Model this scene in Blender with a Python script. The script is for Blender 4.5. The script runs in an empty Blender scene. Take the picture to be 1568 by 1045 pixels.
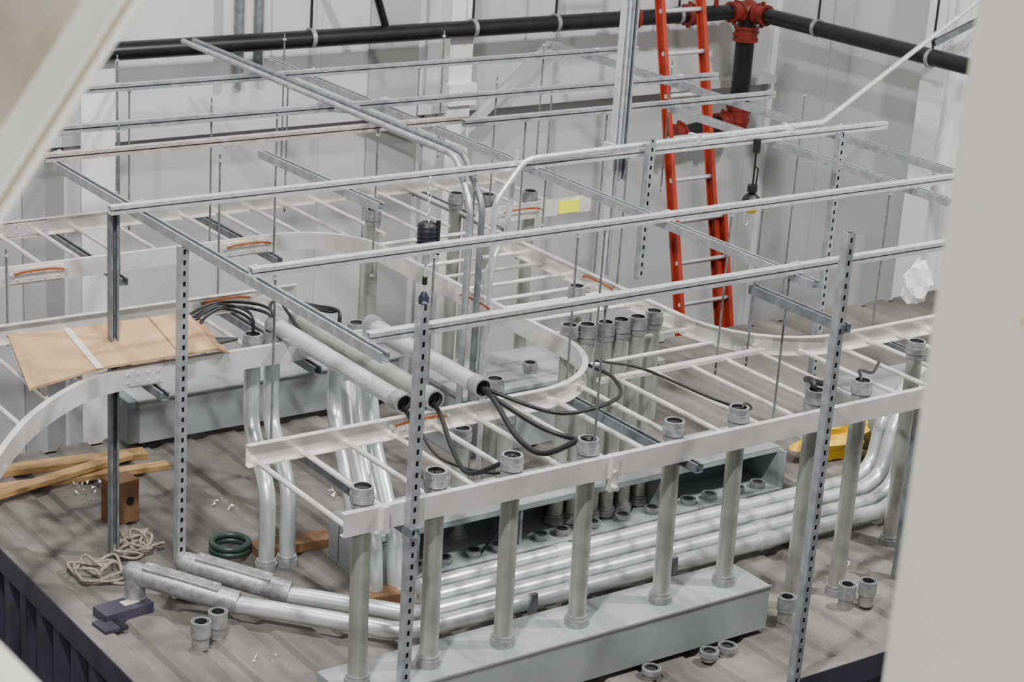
import bpy, math, random
from mathutils import Vector, Matrix
random.seed(7)
scene=bpy.context.scene
COL=scene.collection

# ---------------------------------------------------------------- materials
def mat(name,c,metal=0.0,rough=0.5,var=0.12,scale=6.0,bump=0.0,bscale=60.0,c2=None,stretch=None,spec=0.5):
    m=bpy.data.materials.new(name);m.use_nodes=True;nt=m.node_tree
    b=nt.nodes["Principled BSDF"]
    b.inputs["Metallic"].default_value=metal;b.inputs["Roughness"].default_value=rough
    b.inputs["Specular IOR Level"].default_value=spec
    tc=nt.nodes.new("ShaderNodeTexCoord")
    mp=nt.nodes.new("ShaderNodeMapping");nt.links.new(tc.outputs["Object"],mp.inputs[0])
    if stretch: mp.inputs["Scale"].default_value=stretch
    t=nt.nodes.new("ShaderNodeTexNoise");t.inputs["Scale"].default_value=scale;t.inputs["Detail"].default_value=6
    nt.links.new(mp.outputs[0],t.inputs["Vector"])
    r=nt.nodes.new("ShaderNodeValToRGB")
    lo=c2 if c2 else tuple(max(0,x*(1-var)) for x in c)
    hi=c if c2 else tuple(min(1,x*(1+var*0.6)) for x in c)
    r.color_ramp.elements[0].color=(*lo,1);r.color_ramp.elements[1].color=(*hi,1)
    r.color_ramp.elements[0].position=0.36;r.color_ramp.elements[1].position=0.64
    nt.links.new(t.outputs["Fac"],r.inputs[0]);nt.links.new(r.outputs[0],b.inputs["Base Color"])
    if metal>0.3:
        rr=nt.nodes.new("ShaderNodeMapRange");rr.inputs["To Min"].default_value=max(.1,rough-.05);rr.inputs["To Max"].default_value=rough+.08
        nt.links.new(t.outputs["Fac"],rr.inputs["Value"]);nt.links.new(rr.outputs[0],b.inputs["Roughness"])
    if bump>0:
        n=nt.nodes.new("ShaderNodeTexNoise");n.inputs["Scale"].default_value=bscale;n.inputs["Detail"].default_value=4
        nt.links.new(mp.outputs[0],n.inputs["Vector"])
        bp=nt.nodes.new("ShaderNodeBump");bp.inputs["Strength"].default_value=bump;bp.inputs["Distance"].default_value=0.01
        nt.links.new(n.outputs["Fac"],bp.inputs["Height"]);nt.links.new(bp.outputs[0],b.inputs["Normal"])
    return m
GALV=mat("galvanised_strut",(0.78,0.80,0.83),0.65,0.32,0.12,25)
GALVD=mat("galvanised_dull",(0.22,0.24,0.26),0.5,0.42,0.25,20)
POSTM=mat("galvanised_post",(0.44,0.47,0.50),0.6,0.36,0.2,20)
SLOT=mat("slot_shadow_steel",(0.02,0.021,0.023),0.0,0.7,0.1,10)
ALU=mat("mill_aluminium",(0.86,0.83,0.80),0.5,0.30,0.12,7,0.03,50)
COND=mat("conduit_steel",(0.46,0.47,0.43),0.6,0.38,0.16,9,0.03,90)
PIPE=mat("bright_conduit",(0.70,0.76,0.76),0.65,0.33,0.13,6,0.02,60)
CAST=mat("cast_fitting",(0.36,0.37,0.38),0.5,0.42,0.22,30,0.15,120)
BLUEG=mat("enclosure_grey_paint",(0.29,0.325,0.33),0.0,0.42,0.16,4)
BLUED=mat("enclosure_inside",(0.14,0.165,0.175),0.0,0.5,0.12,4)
BLACK=mat("black_rubber",(0.010,0.010,0.012),0.0,0.45,0.1,10)
BPIPE=mat("black_steel_pipe",(0.010,0.010,0.012),0.1,0.35,0.3,10)
REDC=mat("red_coupling",(0.20,0.018,0.012),0.0,0.45,0.25,20)
ORANGE=mat("orange_fibreglass",(0.36,0.032,0.014),0.0,0.5,0.2,10)
WALL=mat("painted_wall_panel",(0.62,0.62,0.605),0.0,0.55,0.08,0.7,c2=(0.51,0.51,0.50))
WALLD=mat("wall_seam_shadow_grey",(0.38,0.38,0.37),0.0,0.6,0.08,1.2)
WHITE=mat("white_painted_steel",(0.82,0.82,0.80),0.0,0.5,0.07,2)
CREAM=mat("cream_painted_steel",(0.90,0.87,0.80),0.0,0.5,0.05,3)
BEIGE=mat("shaded_stained_steel",(0.40,0.37,0.29),0.0,0.6,0.3,6,c2=(0.25,0.215,0.15))  # web shade painted in as darker beige, plus brown staining
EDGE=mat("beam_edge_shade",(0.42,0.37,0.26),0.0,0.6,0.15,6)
DECK=mat("weathered_deck",(0.215,0.197,0.180),0.0,0.72,0.3,3.4,0.35,40,c2=(0.10,0.09,0.083),stretch=(1,0.4,1))
PURP=mat("container_side_paint",(0.045,0.042,0.068),0.0,0.5,0.25,6)
GROUND=mat("dark_concrete",(0.06,0.06,0.065),0.0,0.8,0.3,2)
CARD=mat("cardboard",(0.50,0.32,0.18),0.0,0.8,0.16,4)
CARDD=mat("cardboard_edge",(0.30,0.18,0.10),0.0,0.85,0.1,20)
TAPE=mat("clear_tape",(0.72,0.66,0.58),0.0,0.25,0.05,4)
WOOD=mat("pine_wood",(0.54,0.34,0.15),0.0,0.7,0.25,5,c2=(0.36,0.20,0.08),stretch=(1,12,6))
WOODD=mat("brown_wood",(0.22,0.12,0.06),0.0,0.75,0.25,8)
ROPE=mat("rope_fibre",(0.34,0.30,0.24),0.0,0.9,0.3,60)
GREEN=mat("green_hose",(0.025,0.055,0.042),0.0,0.4,0.15,10)
YEL=mat("yellow_plastic",(0.85,0.52,0.01),0.0,0.4,0.1,8,0.4,25)
YLAB=mat("yellow_label",(0.85,0.90,0.03),0.0,0.5,0.05,8)
COPPER=mat("copper_jumper",(0.45,0.14,0.05),0.4,0.4,0.2,30)
RAG=mat("white_plastic",(0.85,0.85,0.83),0.0,0.5,0.05,8)
NAVY=mat("dark_handle",(0.018,0.021,0.04),0.0,0.4,0.1,8)
WARM=mat("galvanised_warm",(0.50,0.44,0.43),0.4,0.42,0.2,20)

# ---------------------------------------------------------------- builder
class B:
    def __init__(s,name): s.n=name;s.v=[];s.f=[];s.mi=[];s.sm=[];s.m=[]
    def mid(s,m):
        if m not in s.m: s.m.append(m)
        return s.m.index(m)
    def add(s,vs,fs,m,smooth=False):
        o=len(s.v);s.v+= [tuple(v) for v in vs];k=s.mid(m)
        for f in fs: s.f.append([i+o for i in f]);s.mi.append(k);s.sm.append(smooth)
    def box(s,lo,hi,m,T=None):
        x0,y0,z0=lo;x1,y1,z1=hi
        vs=[Vector(p) for p in ((x0,y0,z0),(x1,y0,z0),(x1,y1,z0),(x0,y1,z0),(x0,y0,z1),(x1,y0,z1),(x1,y1,z1),(x0,y1,z1))]
        if T: vs=[T@v for v in vs]
        s.add(vs,[(0,3,2,1),(4,5,6,7),(0,1,5,4),(1,2,6,5),(2,3,7,6),(3,0,4,7)],m)
    def sweep(s,pts,poly,m,up=(0,0,1),caps=True,smooth=False):
        pts=[Vector(p) for p in pts];up=Vector(up);n=len(pts);k=len(poly);vs=[]
        for i,p in enumerate(pts):
            d0=(pts[i]-pts[i-1]).normalized() if i>0 else None
            d1=(pts[i+1]-pts[i]).normalized() if i<n-1 else None
            t=(d0+d1).normalized() if d0 and d1 else (d0 or d1)
            sc=1.0
            if d0 and d1:
                c=max(0.4,t.dot(d1));sc=1/c
            side=t.cross(up).normalized();u=side.cross(t).normalized()
            for a,b in poly: vs.append(p+side*a*sc+u*b)
        fs=[]
        for i in range(n-1):
            for j in range(k):
                q=(j+1)%k;fs.append((i*k+j,i*k+q,(i+1)*k+q,(i+1)*k+j))
        if caps: fs.append(tuple(range(k))[::-1]);fs.append(tuple((n-1)*k+j for j in range(k)))
        s.add(vs,fs,m,smooth)
    def tube(s,pts,r,m,seg=14,caps=True,hollow=False,rin=None,inm=None):
        pts=[Vector(p) for p in pts];n=len(pts)
        rs=r if isinstance(r,(list,tuple)) else [r]*n
        T=[];tot=sum((pts[i+1]-pts[i]).length for i in range(n-1))
        for i in range(n):
            if i==0: t=pts[1]-pts[0]
            elif i==n-1: t=pts[-1]-pts[-2]
            else: t=(pts[i]-pts[i-1]).normalized()+(pts[i+1]-pts[i]).normalized()
            if t.length<1e-9: t=Vector((0,0,1))
            T.append(t.normalized())
        ref=Vector((0,0,1)) if abs(T[0].z)<0.9 else Vector((1,0,0))
        nrm=T[0].cross(ref).normalized();vs=[]
        for i in range(n):
            nrm=(nrm-T[i]*nrm.dot(T[i])).normalized();bi=T[i].cross(nrm)
            for j in range(seg):
                a=2*math.pi*j/seg;vs.append(pts[i]+(nrm*math.cos(a)+bi*math.sin(a))*rs[i])
        fs=[]
        for i in range(n-1):
            for j in range(seg):
                q=(j+1)%seg;fs.append((i*seg+j,i*seg+q,(i+1)*seg+q,(i+1)*seg+j))
        s.add(vs,fs,m,True)
        if caps:
            for e in (0,n-1):
                ring=vs[e*seg:(e+1)*seg]
                if hollow and (e==n-1 or hollow=="both"):
                    c=pts[e];ri=(rin or 0.8)
                    inner=[c+(v-c)*ri for v in ring]
                    dirn=(-T[0] if e==0 else T[-1])
                    deep=[v-dirn*min(rs[e]*2.2,tot*.45) for v in inner]
                    vv=ring+inner+deep
                    s.add(vv,[(j,(j+1)%seg,seg+(j+1)%seg,seg+j) for j in range(seg)],m)
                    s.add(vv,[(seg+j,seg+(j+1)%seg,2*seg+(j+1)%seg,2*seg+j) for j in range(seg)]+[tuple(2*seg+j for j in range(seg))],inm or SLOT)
                else: s.add(ring,[tuple(range(seg))],m)
    def done(s,bevel=0):
        me=bpy.data.meshes.new(s.n+"_mesh");me.from_pydata(s.v,[],s.f)
        for m in s.m: me.materials.append(m)
        me.polygons.foreach_set("material_index",s.mi);me.polygons.foreach_set("use_smooth",s.sm)
        me.update()
        import bmesh
        bm=bmesh.new();bm.from_mesh(me);bmesh.ops.recalc_face_normals(bm,faces=bm.faces);bm.to_mesh(me);bm.free()
        o=bpy.data.objects.new(s.n,me);COL.objects.link(o)
        if bevel:
            bv=o.modifiers.new("bevel","BEVEL");bv.width=bevel;bv.segments=2;bv.limit_method='ANGLE'
        return o
def fil(pts,r,n=6):
    pts=[Vector(p) for p in pts];out=[pts[0]]
    for i in range(1,len(pts)-1):
        p=pts[i];a=(pts[i-1]-p);b=(pts[i+1]-p);la,lb=a.length,b.length;a.normalize();b.normalize()
        ang=a.angle(b)
        if ang>3.1: out.append(p);continue
        d=min(r/math.tan(ang/2),la*0.49,lb*0.49)
        for k in range(n+1):
            t=k/n;out.append((p+a*d)*(1-t)**2+p*2*t*(1-t)+(p+b*d)*t*t)
    out.append(pts[-1]);return out
def smooth_pts(pts,n=8):
    P=[Vector(p) for p in pts];P=[P[0]*2-P[1]]+P+[P[-1]*2-P[-2]];o=[]
    for i in range(1,len(P)-2):
        for k in range(n):
            t=k/n;p0,p1,p2,p3=P[i-1],P[i],P[i+1],P[i+2]
            o.append(0.5*((2*p1)+(p2-p0)*t+(2*p0-5*p1+4*p2-p3)*t*t+(3*p1-p0-3*p2+p3)*t**3))
    o.append(P[-2]);return o
def arc(cx,cy,r,a0,a1,z,n=12):
    return [(cx+r*math.cos(math.radians(a0+(a1-a0)*i/n)),cy+r*math.sin(math.radians(a0+(a1-a0)*i/n)),z) for i in range(n+1)]

# ---------------------------------------------------------------- strut channel
W=0.0205;TT=0.003
def cprof(LP): return [(-W,-W),(W,-W),(W,W),(W-LP,W),(W-LP,W-TT*2.5),(W-TT,W-TT*2.5),(W-TT,-W+TT),(-W+TT,-W+TT),(-W+TT,W-TT*2.5),(-W+LP,W-TT*2.5),(-W+LP,W),(-W,W)]
LP=0.0105
CPROF=cprof(LP)
CFRONT=[(b,a) for a,b in cprof(0.0165)]
def strut(a,b,prof=CPROF,m=GALV,name="strut_channel",up=(0,0,1)):
    o=B(name);o.sweep([a,b],prof,m,up);return o.done()
ZR=1.67;ZM=1.629
strut((3.70,8.15,ZR),(8.68,8.15,ZR),CFRONT)
strut((3.84,7.06,ZR),(9.6,7.06,ZR),CFRONT)
strut((3.86,6.15,ZR),(9.6,6.15,ZR),CFRONT)
strut((3.80,9.14,ZR),(6.34,9.14,ZR),CFRONT,WARM)
strut((6.25,9.05,ZR),(8.6,9.05,ZR),CFRONT,POSTM)
strut((3.95,9.66,ZR),(8.62,9.62,ZR),CFRONT,POSTM)
strut((4.4,10.5,ZR),(8.68,10.53,ZR),CFRONT,POSTM)
strut((3.86,6.02,ZM),(3.86,9.22,ZM),CPROF,POSTM)
strut((6.10,6.02,ZM),(6.12,11.1,ZM),CPROF,POSTM)
strut((8.31,6.9,ZM),(8.31,11.0,ZM),CPROF,POSTM)
strut((4.97,7.85,ZM),(4.93,8.98,ZM),CPROF,POSTM)
strut((7.80,6.8,ZM),(7.80,9.1,ZM),CPROF,POSTM)
o=B("strut_fitting")
for x,y in ((3.86,8.15),(6.11,8.15),(8.31,8.15),(3.86,7.06),(6.10,7.06),(8.31,7.06),(6.10,6.15),(3.88,9.14),(6.11,9.66),(8.31,9.62),(6.11,10.5),(8.31,10.5)):
    o.box((x-.022,y-.012,ZR+.0205),(x+.022,y+.024,ZR+.0235),GALV)
    o.tube([(x,y,ZR+.02),(x,y,ZR+.034)],.009,GALV,6)
o.done()
def post(x,y,z0,z1,name="slotted_strut_post",m=POSTM,foot=True):
    o=B(name);w=W;t=TT;sw=0.0068;p=0.050;sl=0.024
    o.box((x-w,y-w,z0),(x-sw,y-w+t,z1),m);o.box((x+sw,y-w,z0),(x+w,y-w+t,z1),m)
    z=z0
    while z<z1:
        o.box((x-sw,y-w,z),(x+sw,y-w+t,min(z+p-sl,z1)),m);z+=p
    o.box((x-w,y-w+t,z0),(x-w+t,y+w,z1),m);o.box((x+w-t,y-w+t,z0),(x+w,y+w,z1),m)
    o.box((x-w+t,y+w-t,z0),(x-w+LP,y+w,z1),m);o.box((x+w-LP,y+w-t,z0),(x+w-t,y+w,z1),m)
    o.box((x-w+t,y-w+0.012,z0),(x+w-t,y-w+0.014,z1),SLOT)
    if foot: o.box((x-0.05,y-0.05,z0),(x+0.05,y+0.05,z0+0.006),m)
    return o.done()
ZD=-0.1
post(3.84,7.69,ZD,1.608)
strut((3.74,8.20,ZD),(3.74,8.20,1.64),CPROF,GALVD,"strut_post",up=(0,-1,0))
post(4.06,6.083,ZD,1.80)
post(5.83,5.60,-2.6,2.02)
post(8.0,7.84,ZD,1.75)
post(6.82,8.09,0.96,1.75,foot=False)
strut((7.08,6.18,ZD),(7.08,6.18,.84),CPROF,GALVD,"strut_post",up=(0,-1,0))
strut((6.68,8.22,0.96),(6.68,8.22,4.6),CPROF,GALV,"strut_post",up=(0,-1,0))
strut((6.735,8.22,1.5),(6.735,8.22,4.6),CPROF,POSTM,"strut_post",up=(0,-1,0))
strut((5.86,5.57,1.60),(5.86,6.17,1.60),CPROF,GALVD)

# ---------------------------------------------------------------- cable trays
ZB=0.86;ZT=0.96
RAIL=[(-0.002,0),(-0.002,0.1),(0.028,0.1),(0.028,0.096),(0.003,0.096),(0.003,0.004),(0.028,0.004),(0.028,0)]
RAILM=[(-a,b) for a,b in RAIL][::-1]
def rung(o,a,b): o.tube([a,b],0.0125,ALU,8)
def splice(o,x,y,L,ax,side):
    t=0.005*side
    if ax=='x':
        o.box((x-L/2,min(y,y+t*1.8),ZB+0.012),(x+L/2,max(y,y+t*1.8),ZT-0.012),ALU)
        for dx in (-.38,-.13,.13,.38):
            for dz in (.03,.07): o.tube([(x+dx*L,y,ZB+dz),(x+dx*L,y+side*0.016,ZB+dz)],0.006,GALV,6)
    else:
        o.box((min(x,x+t*1.8),y-L/2,ZB+0.012),(max(x,x+t*1.8),y+L/2,ZT-0.012),ALU)
        for dy in (-.38,-.13,.13,.38):
            for dz in (.03,.07): o.tube([(x,y+dy*L,ZB+dz),(x+side*0.016,y+dy*L,ZB+dz)],0.006,GALV,6)
o=B("cable_tray")
o.sweep([(3.76,6.11,ZB),(9.6,6.11,ZB)],RAILM,ALU)
rl=[(3.76,6.92,ZB),(4.6,6.92,ZB)]+arc(5.27,7.48,.56,-90,0,ZB)+[(5.83,8.2,ZB)]
o.sweep(rl,RAIL,ALU)
rr=[(9.6,6.92,ZB),(8.0,6.92,ZB)]+arc(7.2,7.47,.55,-90,-180,ZB)+[(6.65,8.2,ZB)]
o.sweep(rr,RAILM,ALU)
x=3.80
while x<9.6:
    ye=6.92
    if 5.3<x<5.83:
        d=x-5.27; ye=7.48-math.sqrt(max(0,.56**2-d*d))
    elif 5.83<=x<=6.65: ye=7.05
    elif 6.65<x<7.2:
        d=7.2-x; ye=7.47-math.sqrt(max(0,.55**2-d*d))
    rung(o,(x,6.11,ZB+.022),(x,ye,ZB+.022));x+=0.228
o.box((5.72,6.99,ZB+.03),(6.78,7.03,ZB+.05),ALU)
y=7.25
while y<8.2: rung(o,(5.83,y,ZB+.022),(6.65,y,ZB+.022));y+=.228
splice(o,7.3,6.107,.2,'x',-1);splice(o,4.62,6.917,.2,'x',-1)
o.box((5.085,6.094,ZB-.06),(5.125,6.13,ZT+.006),ALU)
o.tube([(5.105,6.10,ZB+.03),(5.105,6.085,ZB+.03)],.010,GALV,6);o.tube([(5.105,6.10,ZB-.04),(5.105,6.07,ZB-.04)],.012,GALV,6)
o.box((3.93,6.085,ZB-.01),(3.955,6.108,ZT+.005),ALU)
o.done()
o=B("cable_tray")
o.sweep([(5.83,8.2,ZB),(5.83,9.1,ZB)]+arc(5.40,9.19,.43,0,90,ZB)+[(5.2,9.62,ZB)],RAIL,ALU)
o.sweep([(6.65,8.2,ZB),(6.65,9.2,ZB)]+arc(6.97,9.30,.32,180,90,ZB)+[(7.1,9.62,ZB)],RAILM,ALU)
y=8.3
while y<9.6: rung(o,(5.83,y,ZB+.022),(6.65,y,ZB+.022));y+=.228
splice(o,5.827+.006,8.2,.22,'y',1);splice(o,6.647,8.2,.22,'y',-1)
o.done()
o=B("cable_tray")
o.sweep([(2.6,9.62,ZB),(5.2,9.62,ZB)],RAILM,ALU)
o.sweep([(7.1,9.62,ZB),(7.66,9.62,ZB)],RAILM,ALU)
o.sweep([(2.6,10.44,ZB),(7.66,10.44,ZB)],RAIL,ALU)
x=2.7
while x<7.66: rung(o,(x,9.62,ZB+.022),(x,10.44,ZB+.022));x+=.228
splice(o,3.95,9.613,.3,'x',-1);splice(o,5.2,9.613,.3,'x',-1);splice(o,4.2,10.43,.3,'x',-1)
o.box((7.40,9.605,ZB+.01),(7.56,9.613,ZT-.01),YLAB)
o.done()
o=B("cable_tray")
YF=7.97
crv=smooth_pts([(2.66,7.04,ZB),(2.80,7.24,ZB),(2.96,7.45,ZB),(3.12,7.63,ZB),(3.32,7.80,ZB),(3.52,7.92,ZB),(3.74,YF,ZB)],4)
o.sweep(crv+[Vector((5.0,YF,ZB))],RAILM,ALU)
o.sweep([(2.0,8.78,ZB),(5.05,8.78,ZB)],RAIL,ALU)
x=2.85
while x<5.05:
    ys=YF
    if x<3.74:
        for a,b in zip(crv,crv[1:]):
            if a.x<=x<=b.x: ys=a.y+(b.y-a.y)*(x-a.x)/(b.x-a.x)
    rung(o,(x,ys,ZB+.022),(x,8.78,ZB+.022));x+=.228
splice(o,3.78,YF-.003,.2,'x',-1);splice(o,4.9,YF-.003,.2,'x',-1);splice(o,4.6,8.77,.4,'x',-1)
o.done()
def jumper(x,y,ax='x'):
    o=B("bonding_jumper")
    if ax=='x':
        pts=smooth_pts([(x-.15,y-.012,ZT-.035),(x-.07,y-.022,ZT-.02),(x+.07,y-.022,ZT-.02),(x+.15,y-.012,ZT-.035)],5)
    else: pts=smooth_pts([(x-.012,y-.15,ZT-.035),(x-.022,y-.07,ZT-.02),(x-.022,y+.07,ZT-.02),(x-.012,y+.15,ZT-.035)],5)
    o.sweep(pts,[(-.002,-.006),(.002,-.006),(.002,.006),(-.002,.006)],COPPER)
    for p in (pts[0],pts[-1]): o.tube([p+Vector((0,.012,0)),p+Vector((0,-.010,0))],.009,GALV,8)
    o.done()
for j in ((3.95,9.60),(5.2,9.60),(7.1,9.60),(3.62,10.42),(4.62,8.77),(4.62,6.90)): jumper(*j)
jumper(5.82,8.2,'y');jumper(6.64,8.2,'y')
def rod(x,y,z0,z1):
    o=B("threaded_hanger_rod");o.tube([(x,y,z0),(x,y,z1)],.0056,GALVD,6)
    for z in (z0+.02,z1-.04): o.tube([(x,y,z),(x,y,z+.012)],.012,GALV,6)
    o.done()
for x in (3.95,4.75,5.55,6.5,7.6): rod(x,7.045,ZB-.06,ZR)
for x in (5.02,6.06,7.4): rod(x,6.15,ZB-.02,ZR)
for x in (4.4,5.35,7.25): rod(x,9.57,ZB-.06,ZR+.02)
for x in (3.3,3.55,3.9,4.9,5.95,6.9): rod(x,10.52,ZB-.06,2.6 if x<4 else ZR)
for x in (5.72,6.72):
    for y in (7.06,8.15,9.10): rod(x,y,ZB-.06,ZR)
for x in (3.5,4.65): rod(x,8.9,ZB-.06,ZR if x>3.8 else 1.3)
for x in (7.3,8.9): rod(x,9.08,0.2,ZR)
for (x,y) in ((5.0,10.9),(6.3,11.2),(7.4,11.0),(7.9,10.55),(8.3,9.7),(6.9,9.66),(5.0,9.68)): rod(x,y,.9,ZR+.1)
for x in (4.06,5.55,7.6): strut((x,6.05,ZB-.021),(x,7.1,ZB-.021),CPROF,GALVD)
for x in (3.84,4.65): strut((x,7.85,ZB-.021),(x,8.95,ZB-.021),CPROF,GALVD)
for x in (4.4,5.35,6.9): strut((x,9.5,ZB-.021),(x,10.56,ZB-.021),CPROF,GALVD)

# ---------------------------------------------------------------- conduits
R=0.04
def bushing(o,x,y,z,m=CAST):
    o.tube([(x,y,z-.085),(x,y,z-.06)],R*1.16,m,16)
    o.tube([(x,y,z-.055),(x,y,z-.022)],R*1.30,m,10)
    o.tube([(x,y,z-.022),(x,y,z+.008)],R*1.16,m,18,hollow="end",rin=.78)
def riser(pts,m=COND,base=True,top=True,fr=.12,name="conduit_riser"):
    o=B(name);P=fil(pts,fr)
    if top: P[-1]=P[-1]-Vector((0,0,.025))
    o.tube(P,R,m,18,hollow=None if top else "end")
    if base:
        x,y,z=pts[0];o.tube([(x,y,z),(x,y,z+.035)],R*1.35,CAST,16);o.tube([(x,y,z+.035),(x,y,z+.05)],R*1.2,CAST,16)
    if top: bushing(o,*pts[-1])
    o.done()
for x in (3.89,4.24,4.62,5.02,5.50,5.88):
    riser([(x,6.17,.15),(x,6.19,1.02)])
for x in (6.37,6.67): riser([(x,6.2,ZD),(x,6.2,1.02)])
for dx in (0,.115):
    riser([(4.33+dx,7.74,ZD),(4.33+dx,7.74,.30),(4.42+dx*.95,8.09,.52),(4.42+dx*.95,8.09,.98)],PIPE,fr=.15)
    riser([(4.74+dx,7.62,ZD),(4.74+dx,7.62,.20),(4.90+dx,8.10,.50),(4.90+dx,8.10,.95)],PIPE,fr=.15)
    riser([(4.62+dx,7.20,ZD),(4.62+dx,7.23,.2),(4.72+dx,7.60,.5),(4.76+dx,7.75,.80)],PIPE,top=False,fr=.15)
for i,(x,y) in enumerate(((5.90,7.50),(5.99,7.47),(6.10,7.46),(6.20,7.46),(6.31,7.46),(6.33,8.01),(6.45,7.50))):
    riser([(x,y,-.08 if y<7.6 else ZD),(x,y,1.0)],COND)
for x,y,z in ((5.62,7.6,.55),(5.75,7.9,.60),(5.35,7.6,.5),(6.1,9.72,1.0),(6.95,9.75,1.0),(6.78,9.85,1.0),(7.25,9.72,1.0)):
    riser([(x,y,ZD if y<9.6 else -2.6),(x,y,z)],COND)
for x in (7.35,7.7,8.1): riser([(x,6.5,ZD),(x,6.5,1.02)],COND)
def stub(x,y,z0=ZD,h=.13,m=COND,k=1.0,name="conduit_stub"):
    o=B(name);o.tube([(x,y,z0),(x,y,z0+h)],R*.93*k,m,16,hollow="end")
    o.tube([(x,y,z0+h*.45),(x,y,z0+h)],R*1.12*k,m,16,hollow="end",rin=.75);o.done()
for x,y in ((3.69,7.17),(3.80,7.22),(6.24,6.10),(6.60,6.06),(6.72,6.04)): stub(x,y,m=CAST)
for x,y in ((5.32,5.98),(5.66,5.98),(5.77,5.98)): stub(x,y,ZD,.045,m=CAST)
for x in (4.95,5.12,5.3,5.45,5.72,5.85,6.05,6.25,6.45,6.7,6.85,7.05,7.2): stub(x,7.37,-.088,.035,CAST,.95)
def run(pts,name="conduit_run",m=PIPE,r=.041):
    o=B(name);P=fil(pts,.22,8);o.tube(P,r,m,20,hollow="end")
    for i in range(1,len(P)):
        a,b=P[i-1],P[i]
        if (b-a).length>.8:
            for k in (.3,.72):
                c=a.lerp(b,k);d=(b-a).normalized();o.tube([c-d*.045,c+d*.045],r*1.13,m,18)
    o.done()
zp=-.03
tail=lambda y,dx:[(7.50+dx,y,zp),(7.68+dx,y+.02,.02),(7.76+dx,y+.05,.30),(8.05+dx,y+.1,.50),(8.8,y+.15,.52)]
run([(3.92,7.38,zp),(4.08,7.22,zp),(4.50,6.74,zp)]+tail(6.72,0))
run([(4.18,7.36,zp),(4.30,7.24,zp),(4.64,6.86,zp)]+tail(6.84,.05))
run([(4.75,6.98,zp)]+tail(6.98,.10))
run([(4.80,7.10,zp)]+tail(7.10,.14))
o=B("pipe_support");
for x in (5.15,6.0,6.85): o.box((x-.02,6.64,ZD),(x+.02,7.17,-.075),GALVD);o.box((x-.02,6.65,-.075),(x+.02,6.67,.05),GALVD)
o.done()
def lb(a,b,drop,name="conduit_pulling_elbow"):
    a=Vector(a);b=Vector(b);d=(b-a).normalized();o=B(name)
    o.tube([a-d*.045,a-d*.03,a,a.lerp(b,.5),b-d*.05,b],[.022,.044,.052,.056,.055,.05],CAST,20)
    o.tube([b-d*.02,b+d*.06],.055,CAST,18)
    o.tube([a+d*.01,a+d*.01-Vector((0,0,.07)),a+d*.01-Vector((0,0,drop))],[.050,.048,.045],CAST,18)
    s=d.cross(Vector((0,0,1))).normalized()
    u=s.cross(d).normalized()
    c=a.lerp(b,.5)+u*.034
    M=Matrix(((d.x,s.x,u.x,c.x),(d.y,s.y,u.y,c.y),(d.z,s.z,u.z,c.z),(0,0,0,1)))
    L=(b-a).length
    o.box((-L*.40,-.036,0),(L*.42,.036,.022),CAST,M)
    for k in (-.34,.36):
        q=M@Vector((L*k,0,.02));o.tube([q,q+u*.010],.010,GALV,8)
    o.tube([a+d*.01-Vector((0,0,drop-.05)),a+d*.01-Vector((0,0,drop))],.055,CAST,14)
    o.done(.004)
lb((3.60,7.68,.07),(3.92,7.38,-.01),.165)
lb((3.86,7.66,.07),(4.18,7.36,-.01),.165)
def bigpipe(x,y0,y1,z,name="conduit_sleeve",m=COND):
    o=B(name);o.tube([(x,y1,z),(x,y0,z)],.042,m,20,hollow="end",rin=.86)
    o.tube([(x,y1+.07,z),(x,y1,z)],.052,CAST,18);o.tube([(x,y0+.05,z),(x,y0-.02,z)],.048,CAST,18,hollow="end",rin=.8);o.done()
bigpipe(4.55,6.94,8.05,1.01,m=PIPE);bigpipe(4.70,6.92,8.08,1.01);bigpipe(4.98,6.95,7.85,1.01,m=PIPE)

# ---------------------------------------------------------------- enclosures
o=B("wireway_enclosure")
o.box((3.80,6.05,-.075),(6.07,6.34,.15),BLUEG)
for x in (4.0,4.7,5.4,5.9): o.box((x,6.08,ZD),(x+.06,6.32,-.075),BLACK)
o.box((3.80,6.045,.138),(6.075,6.052,.153),BLUEG)
o.done(.004)
o=B("open_wireway_enclosure")
t=.012;x0,x1,y0,y1=4.66,7.33,7.30,7.72;zt=.14
o.box((x0,y0,ZD),(x1,y1,ZD+t),BLUEG)
o.box((x0,y1-t-.10,ZD+t),(x1,y1-.10,zt-t),BLUED)  # back panel darker, painting in the shade inside the trough
o.box((x0,y0+.06,zt-t),(x1,y1,zt),BLUEG)
o.box((x0,y0+.06,zt-.035),(x1,y0+.066,zt-t),BLUEG)
o.box((x0,y0,ZD+t),(x0+t,y1-t,zt-t),BLUEG);o.box((x1-t,y0,ZD+t),(x1,y1-t,zt-t),BLUEG)
o.box((x0+t,y0+.002,ZD+t),(4.93,y0+t,zt-t),BLUEG)
for x in (5.58,6.5): o.box((x,y0+.07,ZD+t),(x+.015,y1-.115,zt-t),BLUEG)
o.done(.003)
o=B("wireway_enclosure")
o.box((4.42,9.36,-.06),(6.1,9.55,.20),BLUEG);o.box((4.40,9.34,.19),(6.12,9.57,.205),BLUEG)
o.box((4.45,9.38,ZD),(4.55,9.5,-.06),BLACK);o.box((5.9,9.38,ZD),(6.0,9.5,-.06),BLACK)
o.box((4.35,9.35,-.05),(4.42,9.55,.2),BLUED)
o.done(.004)
o=B("wireway_enclosure")
o.box((5.95,8.45,ZD),(7.35,8.95,.28),BLUEG);o.box((5.93,8.43,.26),(7.37,8.97,.29),BLUEG);o.done(.004)
o=B("junction_box")
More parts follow.
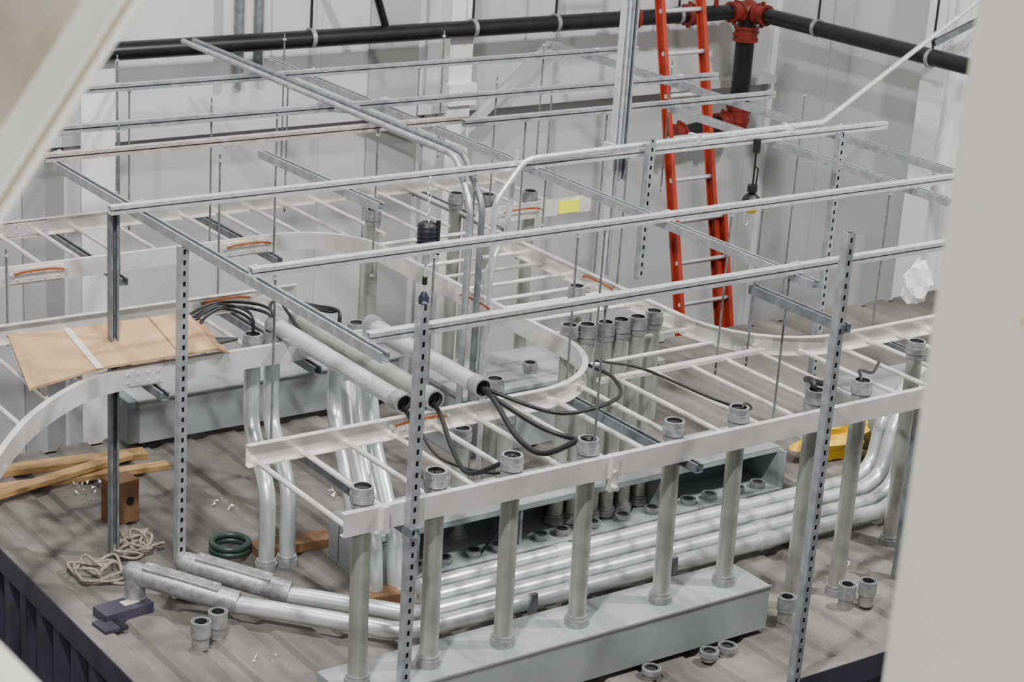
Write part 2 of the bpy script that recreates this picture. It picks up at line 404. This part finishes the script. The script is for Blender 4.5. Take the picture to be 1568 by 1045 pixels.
o.box((8.2,7.4,ZD),(9.3,7.9,.2),BLUEG);o.box((8.19,7.39,.19),(9.31,7.91,.21),BLUEG);o.done(.004)
for x,y in ((6.15,8.6),(6.5,8.6),(6.8,8.6)): stub(x,y,.29,.06,CAST)

# ---------------------------------------------------------------- EMT conduits above
r=.015
for dx in (0,.075):
    o=B("bent_conduit")
    o.tube(fil([(5.68+dx,11.4,1.72),(5.68+dx,8.28+dx*.5,1.72),(5.66+dx,8.09,1.5),(5.66+dx,8.09,ZD)],.16,8),r*1.15,GALVD if dx else POSTM,12);o.done()
o=B("bent_conduit")
o.tube(fil([(5.82,8.10,ZD),(5.82,8.10,1.5),(6.0,8.10,1.715),(8.2,8.19,1.715),(11.55,8.62,3.2)],.14,8),r,GALV,12);o.done()
o=B("bent_conduit")
o.tube(fil([(5.90,8.26,.3),(5.90,8.26,1.05),(6.05,8.3,1.25),(6.1,8.32,1.7)],.14,8),r,GALV,12);o.done()
o=B("strut_clamp")
for x in (6.6,7.2,7.9): o.box((x-.012,8.12,1.69),(x+.012,8.21,1.732),GALV)
o.done()

# ---------------------------------------------------------------- cables
def cable(pts,r=.010,name="black_cable"):
    o=B(name);o.tube(smooth_pts(pts,8),r,BLACK,8);o.done()
cable([(4.98,7.05,1.01),(4.97,6.85,1.0),(4.90,6.55,.93),(4.90,6.35,.92),(5.0,6.24,1.0),(5.02,6.19,1.02),(5.02,6.19,.95)],.013)
cable([(4.99,7.05,1.0),(5.0,6.85,.98),(5.08,6.58,.92),(5.2,6.4,.9),(5.1,6.25,.99),(5.03,6.2,1.02),(5.02,6.2,.95)],.012)
cable([(4.97,7.05,1.02),(5.02,6.86,1.0),(5.25,6.68,.93),(5.6,6.72,.93),(5.72,6.9,.95),(5.76,7.15,.93)],.010)
cable([(4.70,7.0,1.0),(4.69,6.85,.97),(4.60,6.6,.9),(4.52,6.35,.9),(4.60,6.2,1.0),(4.62,6.19,1.02),(4.62,6.19,.95)],.011)
cable([(4.55,7.0,1.0),(4.55,6.85,.97),(4.5,6.55,.9),(4.62,6.3,.9),(4.64,6.2,1.0),(4.62,6.18,.95)],.007)
cable([(4.56,7.0,1.0),(4.52,6.8,.95),(4.35,6.5,.89),(4.28,6.28,.95),(4.24,6.19,1.02),(4.24,6.19,.95)],.007)
cable([(5.76,7.1,.97),(5.9,6.9,.97),(6.02,6.5,.93),(6.05,6.3,.95),(5.92,6.2,1.03),(5.88,6.19,.95)],.008)
cable([(6.9,6.6,.90),(6.7,6.45,.92),(6.48,6.38,1.0),(6.38,6.24,1.05),(6.37,6.2,.95)],.016)
cable([(7.2,6.6,.90),(7.0,6.45,.93),(6.75,6.3,1.03),(6.67,6.21,1.03),(6.67,6.2,.95)],.008)
for k in range(4):
    cable([(4.42+.1*(k%2),8.09,.93),(4.42+.1*(k%2),8.12,1.05+.015*k),(4.36,8.3+.03*k,1.06),(4.22-.04*k,8.25,1.02),(4.15,8.05+.03*k,.99),(4.3,8.02,1.0)],.008)
for k in range(3):
    cable([(4.55+.075*k,8.0,1.01),(4.6+.06*k,8.25,1.05+.02*k),(4.75,8.4,1.02),(4.9,8.3-.05*k,1.0),(4.92,8.12,1.02),(4.9,8.1,.9)],.008)
cable([(5.32,7.34,-.07),(5.36,7.28,.05),(5.4,7.22,.16),(5.45,7.26,.22),(5.5,7.35,.17)],.008)

# ---------------------------------------------------------------- container deck
o=B("shipping_container")
X0,X1,Y0,Y1=3.35,11.0,5.63,9.6
x=X0+.06
xs=[X0];zz=[ZD];p=.27
while x<X1-.1:
    for dx,z in ((0,ZD),(.02,ZD-.02),(.085,ZD-.02),(.105,ZD)):
        xs.append(x+dx);zz.append(z)
    x+=p
xs.append(X1);zz.append(ZD)
vs=[(a,Y0+.05,b) for a,b in zip(xs,zz)]+[(a,Y1,b) for a,b in zip(xs,zz)]
k=len(xs)
o.add(vs,[(i,i+1,k+i+1,k+i) for i in range(k-1)],DECK)
o.box((X0,Y0,ZD-.12),(X1,Y0+.06,ZD+.003),PURP)
o.box((X0-.06,Y0,ZD-.12),(X0,Y1,ZD+.003),PURP)
o.box((X0-.055,Y0,ZD+.0032),(X0+.05,Y1,ZD+.004),DECK)
o.box((X0,Y0+.004,ZD+.0032),(X1,Y0+.08,ZD+.004),DECK)
def corr(a0,a1,fixed,ax,p=.2,d=.035):
    pts=[];a=a0
    while a<a1:
        for da,off in ((0,0),(.07,0),(.10,d),(.17,d)):
            pts.append((a+da,off))
        a+=p
    vs=[]
    for z in (-2.5,ZD-.1):
        for a,off in pts:
            vs.append((a,fixed+off,z) if ax=='x' else (fixed+off,a,z))
    k=len(pts);o.add(vs,[(i,i+1,k+i+1,k+i) for i in range(k-1)],PURP)
corr(X0,X1,Y0+.01,'x');corr(Y0,Y1,X0-.05,'y')
o.box((X0-.06,Y0-.0,-2.6),(X1,Y0+.08,-2.45),PURP);o.box((X0-.06,Y0,-2.6),(X0+.08,Y1,-2.45),PURP)
o.box((X0,Y1-.02,-2.6),(X1,Y1,ZD-.02),PURP);o.box((X1-.02,Y0,-2.6),(X1,Y1,ZD-.02),PURP)
o.done()
o=B("corner_lock_plate")
T=Matrix.Translation((3.52,7.62,ZD))@Matrix.Rotation(.1,4,'Z')
o.box((-.12,-.06,0),(.13,.06,.05),PURP,T);o.box((-.17,-.14,0),(-.05,-.02,.02),PURP,T);o.box((-.09,-.16,.021),(-.06,-.05,.024),BLACK,T)
o.box((.0,-.02,.05),(.08,.03,.053),TAPE,T)
o.done(.004)

# ---------------------------------------------------------------- loose items
def plank(a,b,w,t,m,z=ZD,name="timber_plank"):
    a=Vector((*a,z));b=Vector((*b,z));d=(b-a);L=d.length;ang=math.atan2(d.y,d.x)
    o=B(name);T=Matrix.Translation(a)@Matrix.Rotation(ang,4,'Z');o.box((0,-w/2,0),(L,w/2,t),m,T);o.done(.003)
plank((3.40,9.42),(4.42,9.28),.10,.035,WOOD)
plank((3.40,9.20),(4.46,9.08),.07,.03,WOOD)
plank((3.42,9.02),(4.3,9.22),.07,.03,WOOD,z=ZD+.036)
o=B("timber_block")
T=Matrix.Translation((3.95,8.58,ZD))@Matrix.Rotation(.15,4,'Z')
o.box((-.075,-.06,0),(.075,.06,.23),WOODD,T)
o.tube([T@Vector((0.02,-.058,.12)),T@Vector((0.02,-.065,.12))],.022,BLACK,14);o.done(.004)
plank((4.35,7.90),(4.75,7.86),.12,.05,WOODD,name="timber_offcut")
plank((4.5,7.2),(4.72,7.16),.12,.06,WOODD,name="timber_offcut")
def ropecoil(cx,cy,s,name="rope_coil",m=ROPE,r=.008,n=10):
    o=B(name)
    for i in range(n):
        rx=s*random.uniform(.5,1.1);ry=s*random.uniform(.4,.9);a0=random.random()*6;rot=random.random()*3
        ox=random.uniform(-.05,.05);oy=random.uniform(-.05,.05)
        pts=[]
        for k in range(29):
            a=a0+k/28*2*math.pi;px=rx*math.cos(a)+.02*math.sin(3*a+i);py=ry*math.sin(a)+.02*math.cos(2*a+i)
            pts.append((cx+ox+px*math.cos(rot)-py*math.sin(rot),cy+oy+px*math.sin(rot)+py*math.cos(rot),ZD+.012+.07*(i/n)*abs(math.sin(a*1.5+i))))
        o.tube(pts,r,m,6)
    return o
ropecoil(3.86,8.22,.10).done();ropecoil(3.62,8.03,.13,n=4).done()
o=B("green_hose_coil")
for i in range(2):
    pts=[(4.26+.09*math.cos(a/20*6.283),7.98+.09*math.sin(a/20*6.283),ZD+.025+.03*i) for a in range(21)]
    o.tube(pts,.016,GREEN,10)
o.done()
o=B("plastic_litter")
for cx,cy in ((3.95,9.1),(4.02,8.98),(3.88,8.9),(4.2,6.6),(4.3,6.5),(4.75,6.4),(7.0,6.45),(5.1,8.4),(5.6,6.5),(4.5,8.5),(3.9,6.9),(4.1,6.35),(6.9,5.9)):
    for k in range(9):
        p=Vector((cx+random.uniform(-.07,.07),cy+random.uniform(-.07,.07),ZD+.003))
        q=[p+Vector((random.uniform(-.018,.018),random.uniform(-.018,.018),random.uniform(0,.02))) for _ in range(3)]
        o.add(q,[(0,1,2)],RAG)
o.done()
o=B("cardboard_carton")
def sheet(pts,t,m):
    vs=[Vector(p) for p in pts]+[Vector(p)+Vector((0,0,t)) for p in pts];n=len(pts)
    o.add(vs,[tuple(range(n))[::-1],tuple(range(n,2*n))]+[(i,(i+1)%n,n+(i+1)%n,n+i) for i in range(n)],m)
za=.985
sheet([(3.20,7.90,za-.03),(3.56,7.945,za),(3.60,8.42,za+.03),(3.33,8.46,za+.02)],.012,CARD)
sheet([(3.56,7.945,za),(4.14,7.93,za+.01),(4.20,8.36,za+.05),(3.60,8.42,za+.03)],.012,CARD)
sheet([(3.62,8.37,za+.03),(4.20,8.32,za+.05),(4.23,8.44,za+.015),(3.66,8.49,za)],.010,CARD)
sheet([(3.33,8.42,za+.02),(3.60,8.38,za+.03),(3.66,8.50,za),(3.35,8.54,za)],.010,CARD)
sheet([(4.14,7.93,za+.012),(4.20,8.36,za+.052),(4.26,8.33,za+.02),(4.21,7.93,za-.02)],.010,CARDD)
sheet([(3.535,7.93,za+.0125),(3.57,7.93,za+.0125),(3.62,8.42,za+.043),(3.585,8.42,za+.043)],.001,TAPE)
sheet([(3.95,7.93,za+.020),(3.957,7.93,za+.020),(4.007,8.38,za+.063),(4.0,8.38,za+.063)],.001,CARDD)
o.done()
def blob(name,c,s,m,seed,n=16):
    rnd=random.Random(seed);o=B(name);vs=[];fs=[]
    ph=[(rnd.uniform(1,4),rnd.uniform(1,5),rnd.uniform(0,6)) for _ in range(6)]
    for i in range(n+1):
        th=math.pi*i/n
        for j in range(n*2):
            a=math.pi*j/n;k=1+sum(.07*math.sin(round(p)*a+q*th*2+w) for p,q,w in ph)
            z=math.cos(th)
            vs.append((c[0]+s[0]*math.sin(th)*math.cos(a)*k,c[1]+s[1]*math.sin(th)*math.sin(a)*k,max(c[2]+s[2]*z*k,c[2]-s[2]*.8)))
    for i in range(n):
        for j in range(n*2):
            q=(j+1)%(n*2);fs.append((i*n*2+j,i*n*2+q,(i+1)*n*2+q,(i+1)*n*2+j))
    o.add(vs,fs,m,False);return o.done()
blob("yellow_bag",(7.93,7.56,.02),(.24,.12,.15),YEL,3)
blob("crumpled_plastic_sheet",(8.02,7.15,1.05),(.10,.05,.13),RAG,5,8)

o=B("hanging_cable_puller")
x,y=5.39,8.07
for k in range(9):
    z=1.67-k*.028;pts=[(x+(.010*math.cos(a*.785) if k%2 else 0),y+(0 if k%2 else .010*math.cos(a*.785)),z+.018*math.sin(a*.785)) for a in range(9)]
    o.tube(pts,.003,GALV,6)
o.tube([(x,y,1.45),(x,y,1.44),(x,y,1.33),(x,y,1.32)],[.03,.048,.048,.035],BLACK,18)
for k in range(5): o.tube([(x,y,1.335+.022*k),(x,y,1.344+.022*k)],.052,NAVY,18)
o.tube([(x+.045,y-.03,1.46),(x+.045,y-.03,1.28)],.012,BLACK,8)
o.tube([(x,y,1.32),(x,y,1.23)],.02,CAST,12);o.tube([(x,y,1.23),(x,y,1.08)],.006,GALV,8);o.tube([(x,y,1.16),(x,y,1.12)],.014,BLACK,10)
o.tube([(x,y,1.08),(x,y,1.05),(x,y,.88),(x,y,.86)],[.012,.028,.028,.02],NAVY,14)
o.box((x-.012,y-.031,.92),(x+.008,y-.027,1.0),RAG)
o.done()
o=B("hanging_hook_block")
x,y=7.63,8.12
o.tube([(x,y,1.68),(x,y,1.60)],.022,BLACK,12);o.tube([(x,y,1.60),(x,y,1.40)],.006,BLACK,8);o.tube([(x,y,1.52),(x+.03,y,1.5),(x+.02,y,1.35)],.005,BLACK,6)
def ball(o,c,r,m,n=10,hz=1):
    vs=[];fs=[]
    for i in range(n+1):
        th=math.pi*i/n
        for j in range(n*2):
            a=math.pi*j/n;vs.append((c[0]+r*math.sin(th)*math.cos(a),c[1]+r*math.sin(th)*math.sin(a),c[2]+r*hz*math.cos(th)))
    for i in range(n):
        for j in range(n*2):
            q=(j+1)%(n*2);fs.append((i*n*2+j,i*n*2+q,(i+1)*n*2+q,(i+1)*n*2+j))
    o.add(vs,fs,m,True)
ball(o,(x,y,1.31),.055,BLACK);ball(o,(x-.01,y-.012,1.295),.05,YEL)
o.tube([(x,y,1.37),(x,y,1.41)],.03,BLACK,12)
o.tube([(x-.03,y,1.26),(x-.045,y,1.21),(x-.03,y,1.17),(x-.01,y,1.18),(x-.01,y,1.2)],.005,GALV,6)
o.done()

# ---------------------------------------------------------------- ladder
o=B("extension_ladder")
def lp(t,x): return Vector((x,10.35+.24*(t+.6),t))
for x,z0,z1,off in ((9.20,-2.6,3.2,0),(9.58,-2.6,3.2,0),(9.16,-.9,.42,-.06),(9.62,-.9,.42,-.06)):
    a=lp(z0,x);b=lp(z1,x);a.y+=off;b.y+=off
    o.sweep([a,b],[(-.016,-.04),(.016,-.04),(.016,-.033),(-.006,-.033),(-.006,.033),(.016,.033),(.016,.04),(-.016,.04)],ORANGE,(0,1,0))
z=-2.3
while z<3.2:
    o.tube([lp(z,9.2),lp(z,9.58)],.017,GALV,10);z+=.295
z=-.8
while z<.4:
    a=lp(z,9.16);b=lp(z,9.62);a.y-=.06;b.y-=.06;o.tube([a,b],.015,GALV,10);z+=.295
o.done()

# ---------------------------------------------------------------- sprinkler pipe
o=B("sprinkler_pipe")
zs=1.58;px=10.93;py=11.9;r=.062
o.tube([(4.2,py,zs-.01),(px,py,zs)],r,BPIPE,18)
o.tube([(px,py,zs),(px,7.5,zs+.04)],r,BPIPE,18)
o.tube([(px,py,zs),(px,py,.62)],r*1.25,BPIPE,18)
o.tube([(px,py,.70),(px-.55,py,.62)],r*1.0,BPIPE,18)
ball(o,(px,py,zs),.095,REDC)
def coup(c,d,L=.09,rr=.078):
    c=Vector(c);d=Vector(d).normalized();o.tube([c-d*L/2,c+d*L/2],rr,REDC,18)
    o.tube([c-d*L/2-d*.012,c-d*L/2+d*.012],rr*1.10,REDC,18);o.tube([c+d*L/2-d*.012,c+d*L/2+d*.012],rr*1.10,REDC,18)
    s=Vector((0,0,1)) if abs(d.z)<.5 else Vector((1,0,0))
    o.tube([c-s*rr*1.35,c+s*rr*1.35],.018,REDC,8)
coup((px-.14,py,zs),(1,0,0));coup((px-.62,py,zs),(1,0,0),.07);coup((9.72,py,zs),(1,0,0),.09)
coup((px,py-.17,zs),(0,1,0));coup((px,py,zs-.18),(0,0,1),.1,.095)
coup((px,py,.74),(0,0,1),.1,.095);ball(o,(px,py,.66),.095,REDC);coup((px-.16,py,.67),(1,0,.1),.08,.085)
coup((px-.62,py,.62),(1,0,.1),.08,.08)
for x in (6.9,8.25,9.0,10.2):
    o.tube([(x,py,zs+.06),(x,py,2.9)],.010,BLACK,6);o.tube([(x-.015,py,zs),(x+.015,py,zs)],r*1.15,CAST,16)
o.tube([(7.5,py,zs+.06),(7.2,py-.1,2.3)],.028,BPIPE,10)
o.tube([(10.0,py,zs+.06),(9.75,py-.1,2.3)],.02,BPIPE,10)
o.tube([(px-.35,py,zs+.0),(px-.35,py,zs+.4)],.02,REDC,10)
for y in (11.1,9.9,9.2): o.tube([(px,y,zs+.05),(px,y,2.8)],.010,BLACK,6);o.tube([(px,y-.015,zs+.01),(px,y+.015,zs+.01)],r*1.15,CAST,16)
o.done()
strut((10.93,9.9,1.7),(11.55,9.9,1.9),CPROF,GALVD)

# ---------------------------------------------------------------- building shell
WX,WY=11.62,12.3
o=B("wall_back");o.box((-6,WY,-2.6),(WX+.2,WY+.15,7),WALL)
for x in [i*2.1-5.4 for i in range(9)]:
    if x<WX: o.box((x+.02,WY-.001,-2.6),(x+.024,WY,7),WALLD)
for x,wd in ((7.62,.42),(4.95,.3),(2.4,.42)): o.box((x,WY-.02,-2.6),(x+wd,WY,7),WALLD)  # darker grey strips paint column shadow bands onto the wall
o.done()
o=B("wall_right");o.box((WX,-8,-2.6),(WX+.15,WY,7),WALL)
for y in [WY-.7-i*1.05 for i in range(14)]: o.box((WX-.001,y+.02,-2.6),(WX,y+.024,7),WALLD)
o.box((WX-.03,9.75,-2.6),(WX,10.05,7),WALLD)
o.box((WX-.06,WY-.06,-2.6),(WX,WY,7),WHITE)
o.done()
o=B("floor");o.box((-6,-8,-2.7),(WX+.2,WY+.15,-2.6),GROUND);o.done()
def hcol(x,y,w,d,along='x',z0=-2.6,z1=7,name="steel_column",m=WHITE):
    o=B(name);t=.012
    if along=='x':
        o.box((x-w/2,y-d,z0),(x+w/2,y-d+t,z1),m);o.box((x-w/2,y-t,z0),(x+w/2,y,z1),m);o.box((x-t/2,y-d+t,z0),(x+t/2,y-t,z1),m)
    else:
        o.box((x-d,y-w/2,z0),(x-d+t,y+w/2,z1),m);o.box((x-t,y-w/2,z0),(x,y+w/2,z1),m);o.box((x-d+t,y-t/2,z0),(x-t,y+t/2,z1),m)
    return o
c=hcol(8.22,12.28,.2,.3)
c.box((8.10,11.93,1.0),(8.34,12.0,1.16),WHITE)
sq=[(-.03,-.03),(.03,-.03),(.03,.03),(-.03,.03)]
c.sweep([(8.2,12.0,.75),(7.2,12.2,1.05)],sq,WALL)
c.sweep([(8.25,12.0,.75),(9.2,12.2,1.35)],sq,WALL)
c.done()
c=hcol(5.36,12.28,.24,.3);c.done()
hcol(11.6,10.2,.24,.3,'y').done()
hcol(11.6,7.2,.24,.3,'y').done()
o=B("wall_girt")
for z in (.95,2.9):
    o.box((-6,WY-.16,z),(WX-.07,WY,z+.012),WALL);o.box((-6,WY-.16,z-.05),(WX-.07,WY-.15,z),WALL)
o.done()
o=B("wall_conduit");o.tube([(6.45,12.1,1.3),(6.45,12.1,5)],.035,GALVD,10);o.tube([(6.6,12.1,1.3),(6.6,12.1,5)],.035,GALVD,10);o.done()

# ---------------------------------------------------------------- foreground steel
o=B("building_column")
x0,y1=1.81,1.58
o.box((x0,1.30,-2.6),(2.9,y1,6.5),CREAM);o.box((x0-.0,1.0,-2.6),(x0+.02,1.30,6.5),CREAM)
o.box((x0-.002,1.44,3.49),(x0,1.444,3.50),YEL)
o.done(.01)
o=B("diagonal_brace_beam")
ax=Vector((.577,0,.816));pr=Vector((-.816,0,.577));yy=Vector((0,1,0))
A=Vector((.831,2.03,3.543))+pr*.045
def ob(s0,s1,y0,y1,m,l0=-1.3,l1=1.9):
    vs=[]
    for l in (l0,l1):
        for s,y in ((s0,y0),(s1,y0),(s1,y1),(s0,y1)): vs.append(A+ax*l+pr*s+yy*y)
    o.add(vs,[(3,2,1,0),(4,5,6,7),(0,1,5,4),(1,2,6,5),(2,3,7,6),(3,0,4,7)],m)
ob(0,.009,0,.19,CREAM);ob(.009,.015,.001,.19,EDGE);ob(.015,.019,.008,.19,WHITE);ob(.019,.27,.088,.100,BEIGE);ob(.27,.283,0,.19,CREAM)  # lit flange face painted whiter, shaded web painted darker
o.done()
o=B("foreground_girder")  # foreground beam, its unseen length extended down to the floor
a=Vector((.764,1.985,3.09));b=Vector((.802,1.936,3.04));d=(b-a).normalized()
o.sweep([a-d*.3+Vector((-.12,-.12,-.03)),b+d*8.6+Vector((-.12,-.12,-.03))],[(-.14,-.1),(.165,-.1),(.165,.03),(-.14,.03)],CREAM)
o.done(.005)

# ---------------------------------------------------------------- lighting
w=bpy.data.worlds.new("world");scene.world=w;w.use_nodes=True
bg=w.node_tree.nodes["Background"];bg.inputs[0].default_value=(.97,.98,1,1);bg.inputs[1].default_value=.19
def area(loc,tgt,size,e,col=(1,.98,.955)):
    l=bpy.data.lights.new("high_bay_and_fill_light","AREA");l.energy=e;l.size=size;l.color=col;l.shape='DISK'
    ob=bpy.data.objects.new("high_bay_and_fill_light",l);ob.location=loc
    ob.rotation_euler=(Vector(tgt)-Vector(loc)).to_track_quat('-Z','Y').to_euler();COL.objects.link(ob)
area((1.5,4,6.8),(6,10,0),.35,600);area((8.5,4.5,6.8),(7.5,9.5,0),.35,560);area((5,8.6,7.0),(6,9.5,0),.35,260);area((-1,-3,7),(2,3,2),1.5,480)  # last one is an added fill for the foreground steel

# ---------------------------------------------------------------- camera
cam=bpy.data.cameras.new("camera");cam.sensor_width=36;cam.lens=70.19;cam.clip_start=.05;cam.clip_end=200
cam.dof.use_dof=True;cam.dof.focus_distance=9.4;cam.dof.aperture_fstop=6.3
co=bpy.data.objects.new("camera",cam);COL.objects.link(co)
M=((0.8154256729,-0.1392258441,0.5618693230),(-0.5752801387,-0.3027193249,0.7598774718),(0.0642941197,-0.9428558610,-0.3269389722))
mw=Matrix(((M[0][0],-M[0][1],-M[0][2],0),(M[1][0],-M[1][1],-M[1][2],0),(M[2][0],-M[2][1],-M[2][2],4.2),(0,0,0,1)))
co.matrix_world=mw
scene.camera=co
